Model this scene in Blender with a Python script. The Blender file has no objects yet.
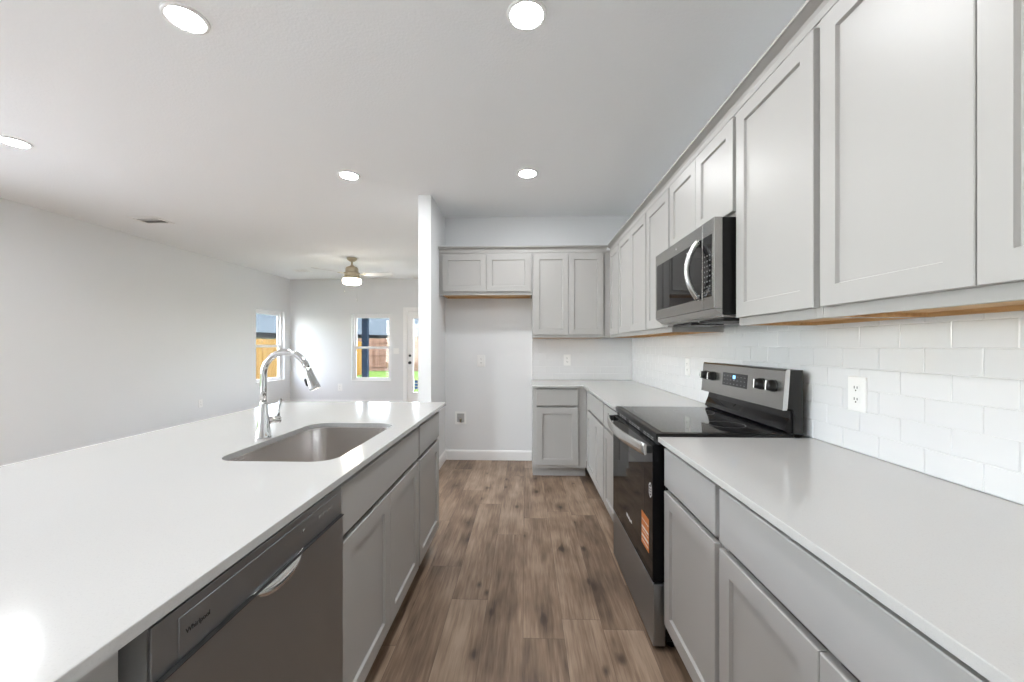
import bpy, bmesh, math, random
from mathutils import Matrix, Vector
random.seed(7)
scn = bpy.context.scene
COL = scn.collection
R = math.radians
PI = math.pi

# ------------------------------------------------------------------ camera
cam_d = bpy.data.cameras.new('camera')
cam = bpy.data.objects.new('camera', cam_d)
COL.objects.link(cam)
cam_d.sensor_fit = 'HORIZONTAL'
cam_d.sensor_width = 36.0
cam_d.lens = 396.79 / 1024 * 36.0
cam_d.shift_y = 4.82 / 1024
cam_d.clip_start = 0.02
cam_d.clip_end = 300
cam.location = (0, 0, 1.2904)
cam.rotation_euler = (R(90), 0, math.atan((525.3 - 512) / 396.79))
scn.camera = cam

# ------------------------------------------------------------------ sky, sun, exposure
W = bpy.data.worlds.new('sky')
scn.world = W
W.use_nodes = True
wn = W.node_tree.nodes
wl = W.node_tree.links
wn.clear()
w_out = wn.new('ShaderNodeOutputWorld')
w_bg = wn.new('ShaderNodeBackground')
w_sky = wn.new('ShaderNodeTexSky')
w_sky.sky_type = 'NISHITA'
w_sky.sun_disc = False
w_sky.sun_elevation = R(50)
w_sky.sun_rotation = R(140)
w_mix = wn.new('ShaderNodeMix')
w_mix.data_type = 'RGBA'
w_mix.inputs[0].default_value = 0.85
wl.new(w_sky.outputs[0], w_mix.inputs[6])
w_mix.inputs[7].default_value = (1.0, 1.0, 1.0, 1)
wl.new(w_mix.outputs[2], w_bg.inputs[0])
w_bg.inputs[1].default_value = 5.2
wl.new(w_bg.outputs[0], w_out.inputs[0])

sun_d = bpy.data.lights.new('sun', 'SUN')
sun_d.energy = 6.0
sun_d.angle = R(3)
sun_d.color = (1.0, 0.95, 0.88)
sun = bpy.data.objects.new('sun', sun_d)
COL.objects.link(sun)
sun.rotation_euler = Vector((-0.45, -0.20, -0.87)).to_track_quat('-Z', 'Y').to_euler()

LED_STRENGTH = 128.0
FAN_LIGHT = 14.0
scn.view_settings.view_transform = 'Standard'
scn.view_settings.look = 'None'
scn.view_settings.gamma = 1.0
scn.view_settings.use_curve_mapping = False
scn.view_settings.exposure = 1.22
scn.cycles.diffuse_bounces = 7
scn.cycles.max_bounces = 14
scn.cycles.use_denoising = True
scn.cycles.caustics_reflective = False
scn.cycles.caustics_refractive = False

# ------------------------------------------------------------------ materials
def mat(name, col, rough=0.5, metal=0.0, spec=0.5, bump=None, coat=0.0, emit=None, aniso=0.0):
    m = bpy.data.materials.new(name)
    m.use_nodes = True
    nt = m.node_tree
    b = nt.nodes['Principled BSDF']
    b.inputs['Base Color'].default_value = (*col, 1)
    b.inputs['Roughness'].default_value = rough
    b.inputs['Metallic'].default_value = metal
    b.inputs['Specular IOR Level'].default_value = spec
    b.inputs['Coat Weight'].default_value = coat
    b.inputs['Anisotropic'].default_value = aniso
    if emit:
        b.inputs['Emission Color'].default_value = (*emit[0], 1)
        b.inputs['Emission Strength'].default_value = emit[1]
    if bump:
        scale, strength, dist = bump[:3]
        tc = nt.nodes.new('ShaderNodeTexCoord')
        mp = nt.nodes.new('ShaderNodeMapping')
        if len(bump) > 3:
            mp.inputs['Scale'].default_value = bump[3]
        nz = nt.nodes.new('ShaderNodeTexNoise')
        nz.inputs['Scale'].default_value = scale
        nz.inputs['Detail'].default_value = 3
        bp = nt.nodes.new('ShaderNodeBump')
        bp.inputs['Strength'].default_value = strength
        bp.inputs['Distance'].default_value = dist
        nt.links.new(tc.outputs['Object'], mp.inputs[0])
        nt.links.new(mp.outputs[0], nz.inputs['Vector'])
        nt.links.new(nz.outputs['Fac'], bp.inputs['Height'])
        nt.links.new(bp.outputs[0], b.inputs['Normal'])
    return m

def vary(m, scale, c1, c2, vscale=(1, 1, 1), detail=4, lo=0.3, hi=0.7):
    """noise between two colours into the base colour"""
    nt = m.node_tree
    b = nt.nodes['Principled BSDF']
    tc = nt.nodes.new('ShaderNodeTexCoord')
    mp = nt.nodes.new('ShaderNodeMapping')
    mp.inputs['Scale'].default_value = vscale
    nz = nt.nodes.new('ShaderNodeTexNoise')
    nz.inputs['Scale'].default_value = scale
    nz.inputs['Detail'].default_value = detail
    cr = nt.nodes.new('ShaderNodeValToRGB')
    cr.color_ramp.elements[0].position = lo
    cr.color_ramp.elements[1].position = hi
    cr.color_ramp.elements[0].color = (*c1, 1)
    cr.color_ramp.elements[1].color = (*c2, 1)
    nt.links.new(tc.outputs['Object'], mp.inputs[0])
    nt.links.new(mp.outputs[0], nz.inputs['Vector'])
    nt.links.new(nz.outputs['Fac'], cr.inputs[0])
    nt.links.new(cr.outputs[0], b.inputs['Base Color'])
    return m

M = {}
M['wall'] = mat('wall_paint', (0.79, 0.80, 0.81), 0.75, spec=0.25, bump=(170, 0.12, 0.002))
M['ceiling'] = mat('ceiling_paint', (0.905, 0.92, 0.93), 0.9, spec=0.15, bump=(75, 0.4, 0.004))
M['trim'] = mat('white_trim', (0.90, 0.90, 0.90), 0.4)
M['cab'] = mat('grey_cabinet_paint', (0.415, 0.406, 0.392), 0.38, spec=0.45)
M['cabin'] = mat('cabinet_inside', (0.50, 0.49, 0.47), 0.6)
M['rawwood'] = vary(mat('raw_wood', (0.6, 0.4, 0.2), 0.6), 6, (0.50, 0.29, 0.12), (0.66, 0.42, 0.20), (1, 14, 14))
M['quartz'] = vary(mat('white_quartz', (0.8, 0.8, 0.8), 0.11, spec=0.5), 320, (0.465, 0.46, 0.447), (0.505, 0.50, 0.487), lo=0.25, hi=0.45)
M['tile'] = mat('glazed_tile', (0.80, 0.805, 0.815), 0.05, spec=0.5)
M['grout'] = mat('grout', (0.84, 0.84, 0.84), 0.8)
M['steel'] = mat('brushed_steel', (0.42, 0.415, 0.40), 0.28, 1.0, bump=(30, 0.10, 0.001, (1, 1, 60)))
M['steel_h'] = mat('brushed_steel_h', (0.42, 0.415, 0.40), 0.26, 1.0, bump=(30, 0.06, 0.001, (60, 1, 60)))
M['sink'] = mat('sink_steel', (0.62, 0.59, 0.565), 0.27, 1.0, bump=(20, 0.08, 0.001, (60, 1, 60)))
M['dwsteel'] = mat('fingerprint_resistant_steel', (0.35, 0.375, 0.40), 0.36, 1.0, bump=(25, 0.08, 0.001, (1, 1, 60)))
M['silver'] = mat('bright_steel', (0.68, 0.68, 0.67), 0.22, 1.0)
M['chrome'] = mat('chrome', (0.64, 0.64, 0.64), 0.06, 1.0)
M['black'] = mat('black_enamel', (0.010, 0.010, 0.010), 0.28, spec=0.2)
M['blackm'] = mat('black_plastic', (0.016, 0.016, 0.016), 0.55)
M['charcoal'] = mat('charcoal_metal', (0.03, 0.03, 0.03), 0.4, spec=0.3)
M['bglass'] = mat('black_glass', (0.008, 0.008, 0.009), 0.03, spec=0.25)
M['cookglass'] = mat('cooktop_glass', (0.02, 0.02, 0.021), 0.05, spec=0.75)
M['knob'] = mat('knob_black', (0.015, 0.015, 0.015), 0.3)
M['display'] = mat('display_glass', (0.015, 0.015, 0.017), 0.08)
M['digits'] = mat('blue_digits', (0.05, 0.2, 0.5), 0.5, emit=((0.25, 0.6, 1.0), 1.2))
M['mark'] = mat('white_marking', (0.75, 0.75, 0.75), 0.5)
M['greymark'] = mat('grey_marking', (0.30, 0.30, 0.30), 0.5)
M['darkmark'] = mat('dark_marking', (0.03, 0.03, 0.03), 0.5)
M['orange'] = mat('orange_paper', (0.62, 0.20, 0.045), 0.6)
M['paper'] = mat('white_paper', (0.78, 0.74, 0.68), 0.6)
M['plate'] = mat('white_plastic', (0.90, 0.90, 0.89), 0.35)
M['slot'] = mat('dark_slot', (0.02, 0.02, 0.02), 0.6)
M['led'] = mat('led_diffuser', (0.9, 0.9, 0.9), 0.5, emit=((0.965, 0.985, 1.0), LED_STRENGTH))
M['fanled'] = mat('fan_light_glass', (0.9, 0.9, 0.9), 0.4, emit=((1.0, 0.93, 0.80), FAN_LIGHT))
M['nickel'] = mat('brushed_nickel', (0.55, 0.48, 0.36), 0.3, 1.0)
M['blade'] = mat('white_blade', (0.78, 0.78, 0.78), 0.45)
M['vinyl'] = mat('white_vinyl', (0.85, 0.85, 0.86), 0.35)
M['fence_y'] = vary(mat('new_cedar', (0.6, 0.4, 0.2), 0.8, spec=0.0), 1.1, (0.078, 0.044, 0.010), (0.112, 0.070, 0.022), (6, 6, 0.4))
M['fence_p'] = vary(mat('old_cedar', (0.5, 0.35, 0.28), 0.8, spec=0.0), 1.1, (0.058, 0.032, 0.021), (0.125, 0.080, 0.058), (4, 4, 0.4))
M['roof'] = vary(mat('grey_shingle', (0.45, 0.5, 0.55), 0.9, spec=0.0), 2.5, (0.021, 0.027, 0.032), (0.031, 0.038, 0.043), (1, 1, 1))
M['fascia'] = mat('dark_fascia', (0.0025, 0.003, 0.0035), 0.6, spec=0.0)
M['siding'] = mat('pale_siding', (0.16, 0.19, 0.19), 0.7, spec=0.0)
M['post'] = mat('slate_post_paint', (0.012, 0.020, 0.033), 0.6, spec=0.0)
M['grass'] = vary(mat('lawn', (0.1, 0.3, 0.04), 0.9, spec=0.0), 3, (0.022, 0.050, 0.010), (0.060, 0.085, 0.026), (1, 1, 1))
M['sticker_blue'] = mat('blue_sticker', (0.06, 0.20, 0.45), 0.5)
M['concrete'] = mat('patio_concrete', (0.42, 0.42, 0.41), 0.8)

# thin window glass: mostly clear with a fresnel sheen
g = bpy.data.materials.new('window_glass')
g.use_nodes = True
gt = g.node_tree
gt.nodes.clear()
go = gt.nodes.new('ShaderNodeOutputMaterial')
gm = gt.nodes.new('ShaderNodeMixShader')
gtr = gt.nodes.new('ShaderNodeBsdfTransparent')
ggl = gt.nodes.new('ShaderNodeBsdfGlossy')
ggl.inputs['Roughness'].default_value = 0.02
glw = gt.nodes.new('ShaderNodeLayerWeight')
gpw = gt.nodes.new('ShaderNodeMath')
gpw.operation = 'POWER'
gpw.inputs[1].default_value = 5.0
gt.links.new(glw.outputs['Facing'], gpw.inputs[0])
gfr = gt.nodes.new('ShaderNodeMath')
gfr.operation = 'MULTIPLY_ADD'
gfr.inputs[1].default_value = 0.9
gfr.inputs[2].default_value = 0.04
gt.links.new(gpw.outputs[0], gfr.inputs[0])
gtr.inputs[0].default_value = (0.96, 0.96, 0.955, 1)
gt.links.new(gfr.outputs[0], gm.inputs[0])
gt.links.new(gtr.outputs[0], gm.inputs[1])
gt.links.new(ggl.outputs[0], gm.inputs[2])
gt.links.new(gm.outputs[0], go.inputs[0])
M['glass'] = g

# vinyl plank floor
def floor_material():
    m = bpy.data.materials.new('vinyl_plank')
    m.use_nodes = True
    nt = m.node_tree
    b = nt.nodes['Principled BSDF']
    b.inputs['Roughness'].default_value = 0.42
    b.inputs['Specular IOR Level'].default_value = 0.35
    N = nt.nodes.new
    L = nt.links.new
    tc = N('ShaderNodeTexCoord')
    sep = N('ShaderNodeSeparateXYZ')
    L(tc.outputs['Object'], sep.inputs[0])
    def math_(op, a, b_=None):
        n = N('ShaderNodeMath')
        n.operation = op
        for i, v in enumerate((a, b_)):
            if v is None:
                continue
            if isinstance(v, (int, float)):
                n.inputs[i].default_value = v
            else:
                L(v, n.inputs[i])
        return n.outputs[0]
    PW, PL = 0.182, 1.22
    u = math_('DIVIDE', math_('ADD', sep.outputs[0], 20.03), PW)
    row = math_('FLOOR', u)
    fu = math_('FRACT', u)
    wn1 = N('ShaderNodeTexWhiteNoise')
    wn1.noise_dimensions = '1D'
    L(row, wn1.inputs['W'])
    v = math_('ADD', math_('DIVIDE', math_('ADD', sep.outputs[1], 20.0), PL), wn1.outputs['Value'])
    cell = math_('FLOOR', v)
    fv = math_('FRACT', v)
    comb = N('ShaderNodeCombineXYZ')
    L(row, comb.inputs[0])
    L(cell, comb.inputs[1])
    wn2 = N('ShaderNodeTexWhiteNoise')
    wn2.noise_dimensions = '3D'
    L(comb.outputs[0], wn2.inputs['Vector'])
    rnd = wn2.outputs['Value']
    # grain, shifted for each plank
    off = N('ShaderNodeVectorMath')
    off.operation = 'SCALE'
    L(wn2.outputs['Color'], off.inputs[0])
    off.inputs['Scale'].default_value = 37.0
    add = N('ShaderNodeVectorMath')
    add.operation = 'ADD'
    L(tc.outputs['Object'], add.inputs[0])
    L(off.outputs[0], add.inputs[1])
    mp = N('ShaderNodeMapping')
    mp.inputs['Scale'].default_value = (15, 1.5, 1)
    L(add.outputs[0], mp.inputs[0])
    n1 = N('ShaderNodeTexNoise')
    n1.inputs['Scale'].default_value = 1.0
    n1.inputs['Detail'].default_value = 6
    n1.inputs['Roughness'].default_value = 0.6
    n1.inputs['Distortion'].default_value = 0.6
    L(mp.outputs[0], n1.inputs['Vector'])
    mp2 = N('ShaderNodeMapping')
    mp2.inputs['Scale'].default_value = (75, 5, 1)
    L(add.outputs[0], mp2.inputs[0])
    n2 = N('ShaderNodeTexNoise')
    n2.inputs['Detail'].default_value = 6
    n2.inputs['Scale'].default_value = 1.0
    L(mp2.outputs[0], n2.inputs['Vector'])
    mp4 = N('ShaderNodeMapping')
    mp4.inputs['Scale'].default_value = (7, 3.4, 1)
    L(add.outputs[0], mp4.inputs[0])
    n3 = N('ShaderNodeTexNoise')
    n3.inputs['Detail'].default_value = 2
    n3.inputs['Scale'].default_value = 1.0
    L(mp4.outputs[0], n3.inputs['Vector'])
    mp5 = N('ShaderNodeMapping')
    mp5.inputs['Scale'].default_value = (150, 7, 1)
    L(add.outputs[0], mp5.inputs[0])
    n4 = N('ShaderNodeTexNoise')
    n4.inputs['Detail'].default_value = 4
    n4.inputs['Scale'].default_value = 1.0
    L(mp5.outputs[0], n4.inputs['Vector'])
    # knots
    mp3 = N('ShaderNodeMapping')
    mp3.inputs['Scale'].default_value = (5.0, 2.6, 1)
    L(add.outputs[0], mp3.inputs[0])
    vo = N('ShaderNodeTexVoronoi')
    vo.voronoi_dimensions = '2D'
    vo.inputs['Scale'].default_value = 1.0
    vo.inputs['Randomness'].default_value = 1.0
    L(mp3.outputs[0], vo.inputs['Vector'])
    knot = N('ShaderNodeMapRange')
    knot.inputs['From Min'].default_value = 0.02
    knot.inputs['From Max'].default_value = 0.10
    knot.inputs['To Min'].default_value = 1.0
    knot.inputs['To Max'].default_value = 0.0
    kd = math_('ADD', vo.outputs['Distance'], math_('MULTIPLY', math_('SUBTRACT', n1.outputs['Fac'], 0.5), 0.25))
    L(kd, knot.inputs['Value'])
    pick = math_('GREATER_THAN', vo.outputs['Color'], 0.45)
    knotv = math_('MULTIPLY', knot.outputs[0], pick)
    halo = N('ShaderNodeMapRange')
    halo.inputs['From Min'].default_value = 0.05
    halo.inputs['From Max'].default_value = 0.32
    halo.inputs['To Min'].default_value = 1.0
    halo.inputs['To Max'].default_value = 0.0
    L(kd, halo.inputs['Value'])
    halov = math_('MULTIPLY', halo.outputs[0], pick)
    # tone
    t = math_('ADD', math_('MULTIPLY', math_('SUBTRACT', n1.outputs['Fac'], 0.5), 0.85), 0.5)
    t = math_('ADD', t, math_('MULTIPLY', math_('SUBTRACT', rnd, 0.5), 0.36))
    t = math_('ADD', t, math_('MULTIPLY', math_('SUBTRACT', n2.outputs['Fac'], 0.5), 0.62))
    t = math_('ADD', t, math_('MULTIPLY', math_('SUBTRACT', n3.outputs['Fac'], 0.5), 0.85))
    t = math_('ADD', t, math_('MULTIPLY', math_('SUBTRACT', n4.outputs['Fac'], 0.5), 0.48))
    t = math_('SUBTRACT', t, math_('MULTIPLY', halov, 0.20))
    t = math_('ADD', t, 0.04)
    cr = N('ShaderNodeValToRGB')
    e = cr.color_ramp.elements
    e[0].position = 0.10
    e[0].color = (0.10, 0.066, 0.046, 1)
    e[1].position = 0.92
    e[1].color = (0.40, 0.295, 0.215, 1)
    k = e.new(0.5)
    k.color = (0.235, 0.161, 0.111, 1)
    L(t, cr.inputs[0])
    mk = N('ShaderNodeMix')
    mk.data_type = 'RGBA'
    L(math_('MULTIPLY', knotv, 0.75), mk.inputs[0])
    L(cr.outputs[0], mk.inputs[6])
    mk.inputs[7].default_value = (0.045, 0.030, 0.022, 1)
    # seams
    def edge(fr, w):
        a = math_('LESS_THAN', fr, w)
        c = math_('GREATER_THAN', fr, 1 - w)
        return math_('MAXIMUM', a, c)
    seam = math_('MAXIMUM', edge(fu, 0.006), edge(fv, 0.0011))
    ms = N('ShaderNodeMix')
    ms.data_type = 'RGBA'
    L(math_('MULTIPLY', seam, 0.55), ms.inputs[0])
    L(mk.outputs[2], ms.inputs[6])
    ms.inputs[7].default_value = (0.07, 0.05, 0.038, 1)
    L(ms.outputs[2], b.inputs['Base Color'])
    bp = N('ShaderNodeBump')
    bp.inputs['Strength'].default_value = 0.12
    bp.inputs['Distance'].default_value = 0.002
    L(n2.outputs['Fac'], bp.inputs['Height'])
    L(bp.outputs[0], b.inputs['Normal'])
    return m
M['floor'] = floor_material()

# ------------------------------------------------------------------ helpers
def box(bm, x0, x1, y0, y1, z0, z1, bev=0.0, seg=1, mi=0):
    vs = [bm.verts.new((x, y, z)) for x in (x0, x1) for y in (y0, y1) for z in (z0, z1)]
    idx = ((0, 1, 3, 2), (4, 6, 7, 5), (0, 4, 5, 1), (2, 3, 7, 6), (0, 2, 6, 4), (1, 5, 7, 3))
    fs = [bm.faces.new([vs[i] for i in f]) for f in idx]
    for f in fs:
        f.material_index = mi
    if bev > 0:
        es = set()
        for f in fs:
            es.update(f.edges)
        r = bmesh.ops.bevel(bm, geom=list(es), offset=bev, segments=seg, affect='EDGES', profile=0.5)
        for f in r['faces']:
            f.material_index = mi
    return bm

def prism(bm, pts, axis, a0, a1, mi=0):
    """polygon pts (2d) swept along axis from a0 to a1"""
    def mk(p, a):
        if axis == 'x':
            return (a, p[0], p[1])
        if axis == 'y':
            return (p[0], a, p[1])
        return (p[0], p[1], a)
    A = [bm.verts.new(mk(p, a0)) for p in pts]
    B = [bm.verts.new(mk(p, a1)) for p in pts]
    n = len(pts)
    fs = [bm.faces.new(A), bm.faces.new(list(reversed(B)))]
    for i in range(n):
        j = (i + 1) % n
        fs.append(bm.faces.new([A[j], A[i], B[i], B[j]]))
    for f in fs:
        f.material_index = mi
    bmesh.ops.recalc_face_normals(bm, faces=fs)
    return bm

def lathe(bm, prof, c=(0, 0, 0), seg=32, mtx=None, mi=0):
    """profile [(r, z)] spun about z; mtx turns the result"""
    rings = []
    T = mtx if mtx is not None else Matrix.Identity(4)
    cv = Vector(c)
    for r, z in prof:
        if r < 1e-6:
            rings.append([bm.verts.new(cv + (T @ Vector((0, 0, z))))])
        else:
            rings.append([bm.verts.new(cv + (T @ Vector((r * math.cos(2 * PI * i / seg), r * math.sin(2 * PI * i / seg), z)))) for i in range(seg)])
    fs = []
    for a, b in zip(rings, rings[1:]):
        for i in range(seg):
            j = (i + 1) % seg
            if len(a) == 1 and len(b) == 1:
                continue
            if len(a) == 1:
                fs.append(bm.faces.new([a[0], b[i], b[j]]))
            elif len(b) == 1:
                fs.append(bm.faces.new([a[i], b[0], a[j]]))
            else:
                fs.append(bm.faces.new([a[i], b[i], b[j], a[j]]))
    for f in fs:
        f.smooth = True
        f.material_index = mi
    bmesh.ops.recalc_face_normals(bm, faces=fs)
    return bm

def tube(bm, pts, rad, seg=16, caps=True, mi=0, sx=1.0):
    """swept tube along pts; rad a number or one per point; sx flattens the section"""
    pts = [Vector(p) for p in pts]
    n = len(pts)
    if isinstance(rad, (int, float)):
        rad = [rad] * n
    tang = []
    for i in range(n):
        a = pts[max(0, i - 1)]
        b = pts[min(n - 1, i + 1)]
        tang.append((b - a).normalized())
    ref = Vector((0, 0, 1))
    if abs(tang[0].dot(ref)) > 0.95:
        ref = Vector((0, 1, 0))
    nrm = tang[0].cross(ref).normalized()
    rings = []
    for i in range(n):
        if i:
            ax = tang[i - 1].cross(tang[i])
            if ax.length > 1e-7:
                ang = tang[i - 1].angle(tang[i])
                nrm = Matrix.Rotation(ang, 3, ax.normalized()) @ nrm
        bi = tang[i].cross(nrm).normalized()
        rings.append([bm.verts.new(pts[i] + nrm * (rad[i] * sx * math.cos(2 * PI * k / seg)) + bi * (rad[i] * math.sin(2 * PI * k / seg))) for k in range(seg)])
    fs = []
    for a, b in zip(rings, rings[1:]):
        for k in range(seg):
            j = (k + 1) % seg
            fs.append(bm.faces.new([a[k], a[j], b[j], b[k]]))
    for f in fs:
        f.smooth = True
    if caps:
        fs.append(bm.faces.new(list(reversed(rings[0]))))
        fs.append(bm.faces.new(rings[-1]))
    for f in fs:
        f.material_index = mi
    bmesh.ops.recalc_face_normals(bm, faces=fs)
    return bm

def BM():
    return bmesh.new()

def obj(name, bm, mats, parent=None, world=False):
    """one mesh object; world=True: the mesh is in world coordinates and is brought into the parent's frame"""
    if world and parent is not None:
        bm.transform((Matrix.Translation(parent.location) @ parent.rotation_euler.to_matrix().to_4x4()).inverted())
    bmesh.ops.recalc_face_normals(bm, faces=bm.faces)
    me = bpy.data.meshes.new(name)
    bm.to_mesh(me)
    bm.free()
    for m in (mats if isinstance(mats, (list, tuple)) else [mats]):
        me.materials.append(m)
    o = bpy.data.objects.new(name, me)
    COL.objects.link(o)
    if parent is not None:
        o.parent = parent
    return o

def thing(name, label, cat, loc=(0, 0, 0), rz=0.0, group=None):
    o = bpy.data.objects.new(name, None)
    o.empty_display_size = 0.1
    COL.objects.link(o)
    o.location = loc
    o.rotation_euler = (0, 0, rz)
    return tag(o, label, cat, group)

def tag(o, label, cat, group=None):
    o['label'] = label
    o['category'] = cat
    if group:
        o['group'] = group
    return o

def struct(name, bm, mats, parent=None):
    o = obj(name, bm, mats, parent, world=True)
    if parent is None:
        o['kind'] = 'structure'
    return o

def struct_root(name, loc):
    o = bpy.data.objects.new(name, None)
    COL.objects.link(o)
    o.location = loc
    o['kind'] = 'structure'
    return o

def copy_tree(o, parent=None):
    c = o.copy()
    COL.objects.link(c)
    if parent is not None:
        c.parent = parent
    for ch in list(o.children):
        copy_tree(ch, c)
    return c

def text_bm(body, size, mtx, depth=0.0006):
    cu = bpy.data.curves.new('lettering', 'FONT')
    cu.body = body
    cu.size = size
    cu.extrude = depth
    cu.align_x = 'CENTER'
    cu.align_y = 'CENTER'
    to = bpy.data.objects.new('lettering', cu)
    COL.objects.link(to)
    dg = bpy.context.evaluated_depsgraph_get()
    me = bpy.data.meshes.new_from_object(to.evaluated_get(dg))
    bm = BM()
    bm.from_mesh(me)
    bm.transform(mtx)
    bpy.data.objects.remove(to)
    bpy.data.curves.remove(cu)
    bpy.data.meshes.remove(me)
    return bm

def axes(o, x, y, z):
    """matrix with origin o and the given axis vectors"""
    return Matrix(((x[0], y[0], z[0], o[0]), (x[1], y[1], z[1], o[1]), (x[2], y[2], z[2], o[2]), (0, 0, 0, 1)))

def wall_bm(axis, p0, p1, u0, u1, z0, z1, holes=()):
    """a slab between planes p0, p1 with rectangular holes (u0, u1, z0, z1), built as one clean shell"""
    us = sorted({u0, u1, *[h[0] for h in holes], *[h[1] for h in holes]})
    zs = sorted({z0, z1, *[h[2] for h in holes], *[h[3] for h in holes]})
    def solid(i, j):
        if i < 0 or j < 0 or i >= len(us) - 1 or j >= len(zs) - 1:
            return False
        u = (us[i] + us[i + 1]) / 2
        z = (zs[j] + zs[j + 1]) / 2
        return not any(h[0] < u < h[1] and h[2] < z < h[3] for h in holes)
    bm = BM()
    vd = {}
    def V(p, i, j):
        k = (p, i, j)
        if k not in vd:
            co = (p, us[i], zs[j]) if axis == 'x' else (us[i], p, zs[j])
            vd[k] = bm.verts.new(co)
        return vd[k]
    for i in range(len(us) - 1):
        for j in range(len(zs) - 1):
            if not solid(i, j):
                continue
            for p in (p0, p1):
                bm.faces.new([V(p, i, j), V(p, i + 1, j), V(p, i + 1, j + 1), V(p, i, j + 1)])
            for di, dj, a, b in ((-1, 0, (i, j), (i, j + 1)), (1, 0, (i + 1, j), (i + 1, j + 1)), (0, -1, (i, j), (i + 1, j)), (0, 1, (i, j + 1), (i + 1, j + 1))):
                if not solid(i + di, j + dj):
                    bm.faces.new([V(p0, *a), V(p0, *b), V(p1, *b), V(p1, *a)])
    bmesh.ops.recalc_face_normals(bm, faces=bm.faces)
    return bm

# ------------------------------------------------------------------ measures
CEIL = 2.745
XW, LW, FW, DK = 1.195, -5.146, 8.527, 4.474      # right wall, living room left wall, far wall, kitchen back wall
XA, XS, YS = -0.908, -1.031, 3.794               # alcove wall faces and its free end
YF = -2.6                                        # wall behind the viewer
CT = 0.909
TILE_T = 0.007

# ------------------------------------------------------------------ room shell
bm = BM()
box(bm, LW - 0.15, XW + 0.15, YF - 0.15, FW + 0.15, -0.12, 0.0)
struct('floor', bm, M['floor'])
bm = BM()
box(bm, LW - 0.15, XW + 0.15, YF - 0.15, FW + 0.15, CEIL, CEIL + 0.12)
struct('ceiling', bm, M['ceiling'])
WIN1 = (7.42, 8.315, 0.565, 2.012)
WIN2 = (-3.786, -2.916, 0.525, 1.985)
DOOR = (-2.575, -1.66, 0.0, 2.05)
ADDED_WIN3 = (0.4, 2.7, 0.10, 2.35)  # added window, out of view, to let in more daylight
ADDED_WIN4 = (-2.3, -0.5, 0.10, 2.45)  # second unseen window, put in to brighten the room
struct('wall_left', wall_bm('x', LW - 0.15, LW, YF - 0.15, FW + 0.15, 0, CEIL, [WIN1, ADDED_WIN3, ADDED_WIN4]), M['wall'])
struct('wall_far', wall_bm('y', FW, FW + 0.15, LW, XS, 0, CEIL, [WIN2, DOOR]), M['wall'])
struct('wall_partition', wall_bm('x', XS, XA, YS, FW, 0, CEIL), M['wall'])
struct('wall_kitchen', wall_bm('y', DK, DK + 0.12, XA, XW, 0, CEIL), M['wall'])
struct('wall_right', wall_bm('x', XW, XW + 0.15, YF - 0.15, DK + 0.12, 0, CEIL), M['wall'])
struct('wall_front', wall_bm('y', YF - 0.15, YF, LW, XW, 0, CEIL), M['wall'])

# baseboards
def base_profile(bm, axis, plane, sign, a0, a1):
    h, t = 0.112, 0.014
    pts = [(plane, 0.001), (plane + sign * t, 0.001), (plane + sign * t, h - 0.018), (plane + sign * (t - 0.005), h - 0.004), (plane + sign * 0.004, h), (plane, h)]
    return prism(bm, pts, axis, a0, a1)
for nm, axis, plane, sgn, a0, a1 in (('baseboard_kitchen', 'x', DK, -1, XA + 0.015, 0.070),
                                     ('baseboard_alcove', 'y', XA, 1, YS - 0.014, DK - 0.001),
                                     ('baseboard_partition', 'y', XS, -1, YS - 0.014, FW - 0.015),
                                     ('baseboard_left', 'y', LW, 1, YF, FW),
                                     ('baseboard_far', 'x', FW, -1, LW + 0.015, DOOR[0] - 0.085),
                                     ('baseboard_end', 'x', YS, -1, XS, XA)):
    bm = BM()
    base_profile(bm, axis, plane, sgn, a0, a1)
    struct(nm, bm, M['trim'])

# subway tile backsplash: real tiles, each very slightly out of true
def backsplash(name, axis, plane, sgn, u0, u1, z0, z1):
    bm = BM()
    if axis == 'x':
        box(bm, min(plane, plane + sgn * 0.004), max(plane, plane + sgn * 0.004), u0, u1, z0, z1, mi=1)
    else:
        box(bm, u0, u1, min(plane, plane + sgn * 0.004), max(plane, plane + sgn * 0.004), z0, z1, mi=1)
    tl, th, gp = 0.1525, 0.0748, 0.0013
    rows = math.ceil((z1 - z0) / th)
    for r in range(rows):
        a = z0 + r * th
        b = min(a + th, z1)
        s = 0.995 + (0.0 if r % 2 else 0.5 * tl)
        s -= math.ceil((s - u0) / tl) * tl
        while s < u1:
            c0, c1 = max(s, u0), min(s + tl, u1)
            s += tl
            if c1 - c0 < 0.01:
                continue
            cu, cz = (c0 + c1) / 2, (a + b) / 2
            hu, hz = (c1 - c0 - gp) / 2, (b - a - gp) / 2
            tu, tz = random.gauss(0, 0.008), random.gauss(0, 0.010)
            n0 = sgn * 0.0042
            loops = []
            for ins, d in ((0.0, 0.0035), (0.0, 0.0052), (0.0022, 0.0064), (0.006, 0.0066)):
                lp = []
                for du, dz in ((-1, -1), (1, -1), (1, 1), (-1, 1)):
                    uu, zz = du * (hu - ins), dz * (hz - ins)
                    dd = d + (tu * uu * 0.35 + tz * zz if ins > 0.001 else 0)
                    p = plane + sgn * dd
                    lp.append(bm.verts.new((p, cu + uu, cz + zz) if axis == 'x' else (cu + uu, p, cz + zz)))
                loops.append(lp)
            fs = [bm.faces.new(loops[-1])]
            for l0, l1 in zip(loops, loops[1:]):
                for k in range(4):
                    q = (k + 1) % 4
                    fs.append(bm.faces.new([l0[k], l0[q], l1[q], l1[k]]))
    bmesh.ops.recalc_face_normals(bm, faces=bm.faces)
    return struct(name, bm, [M['tile'], M['grout']])
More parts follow.
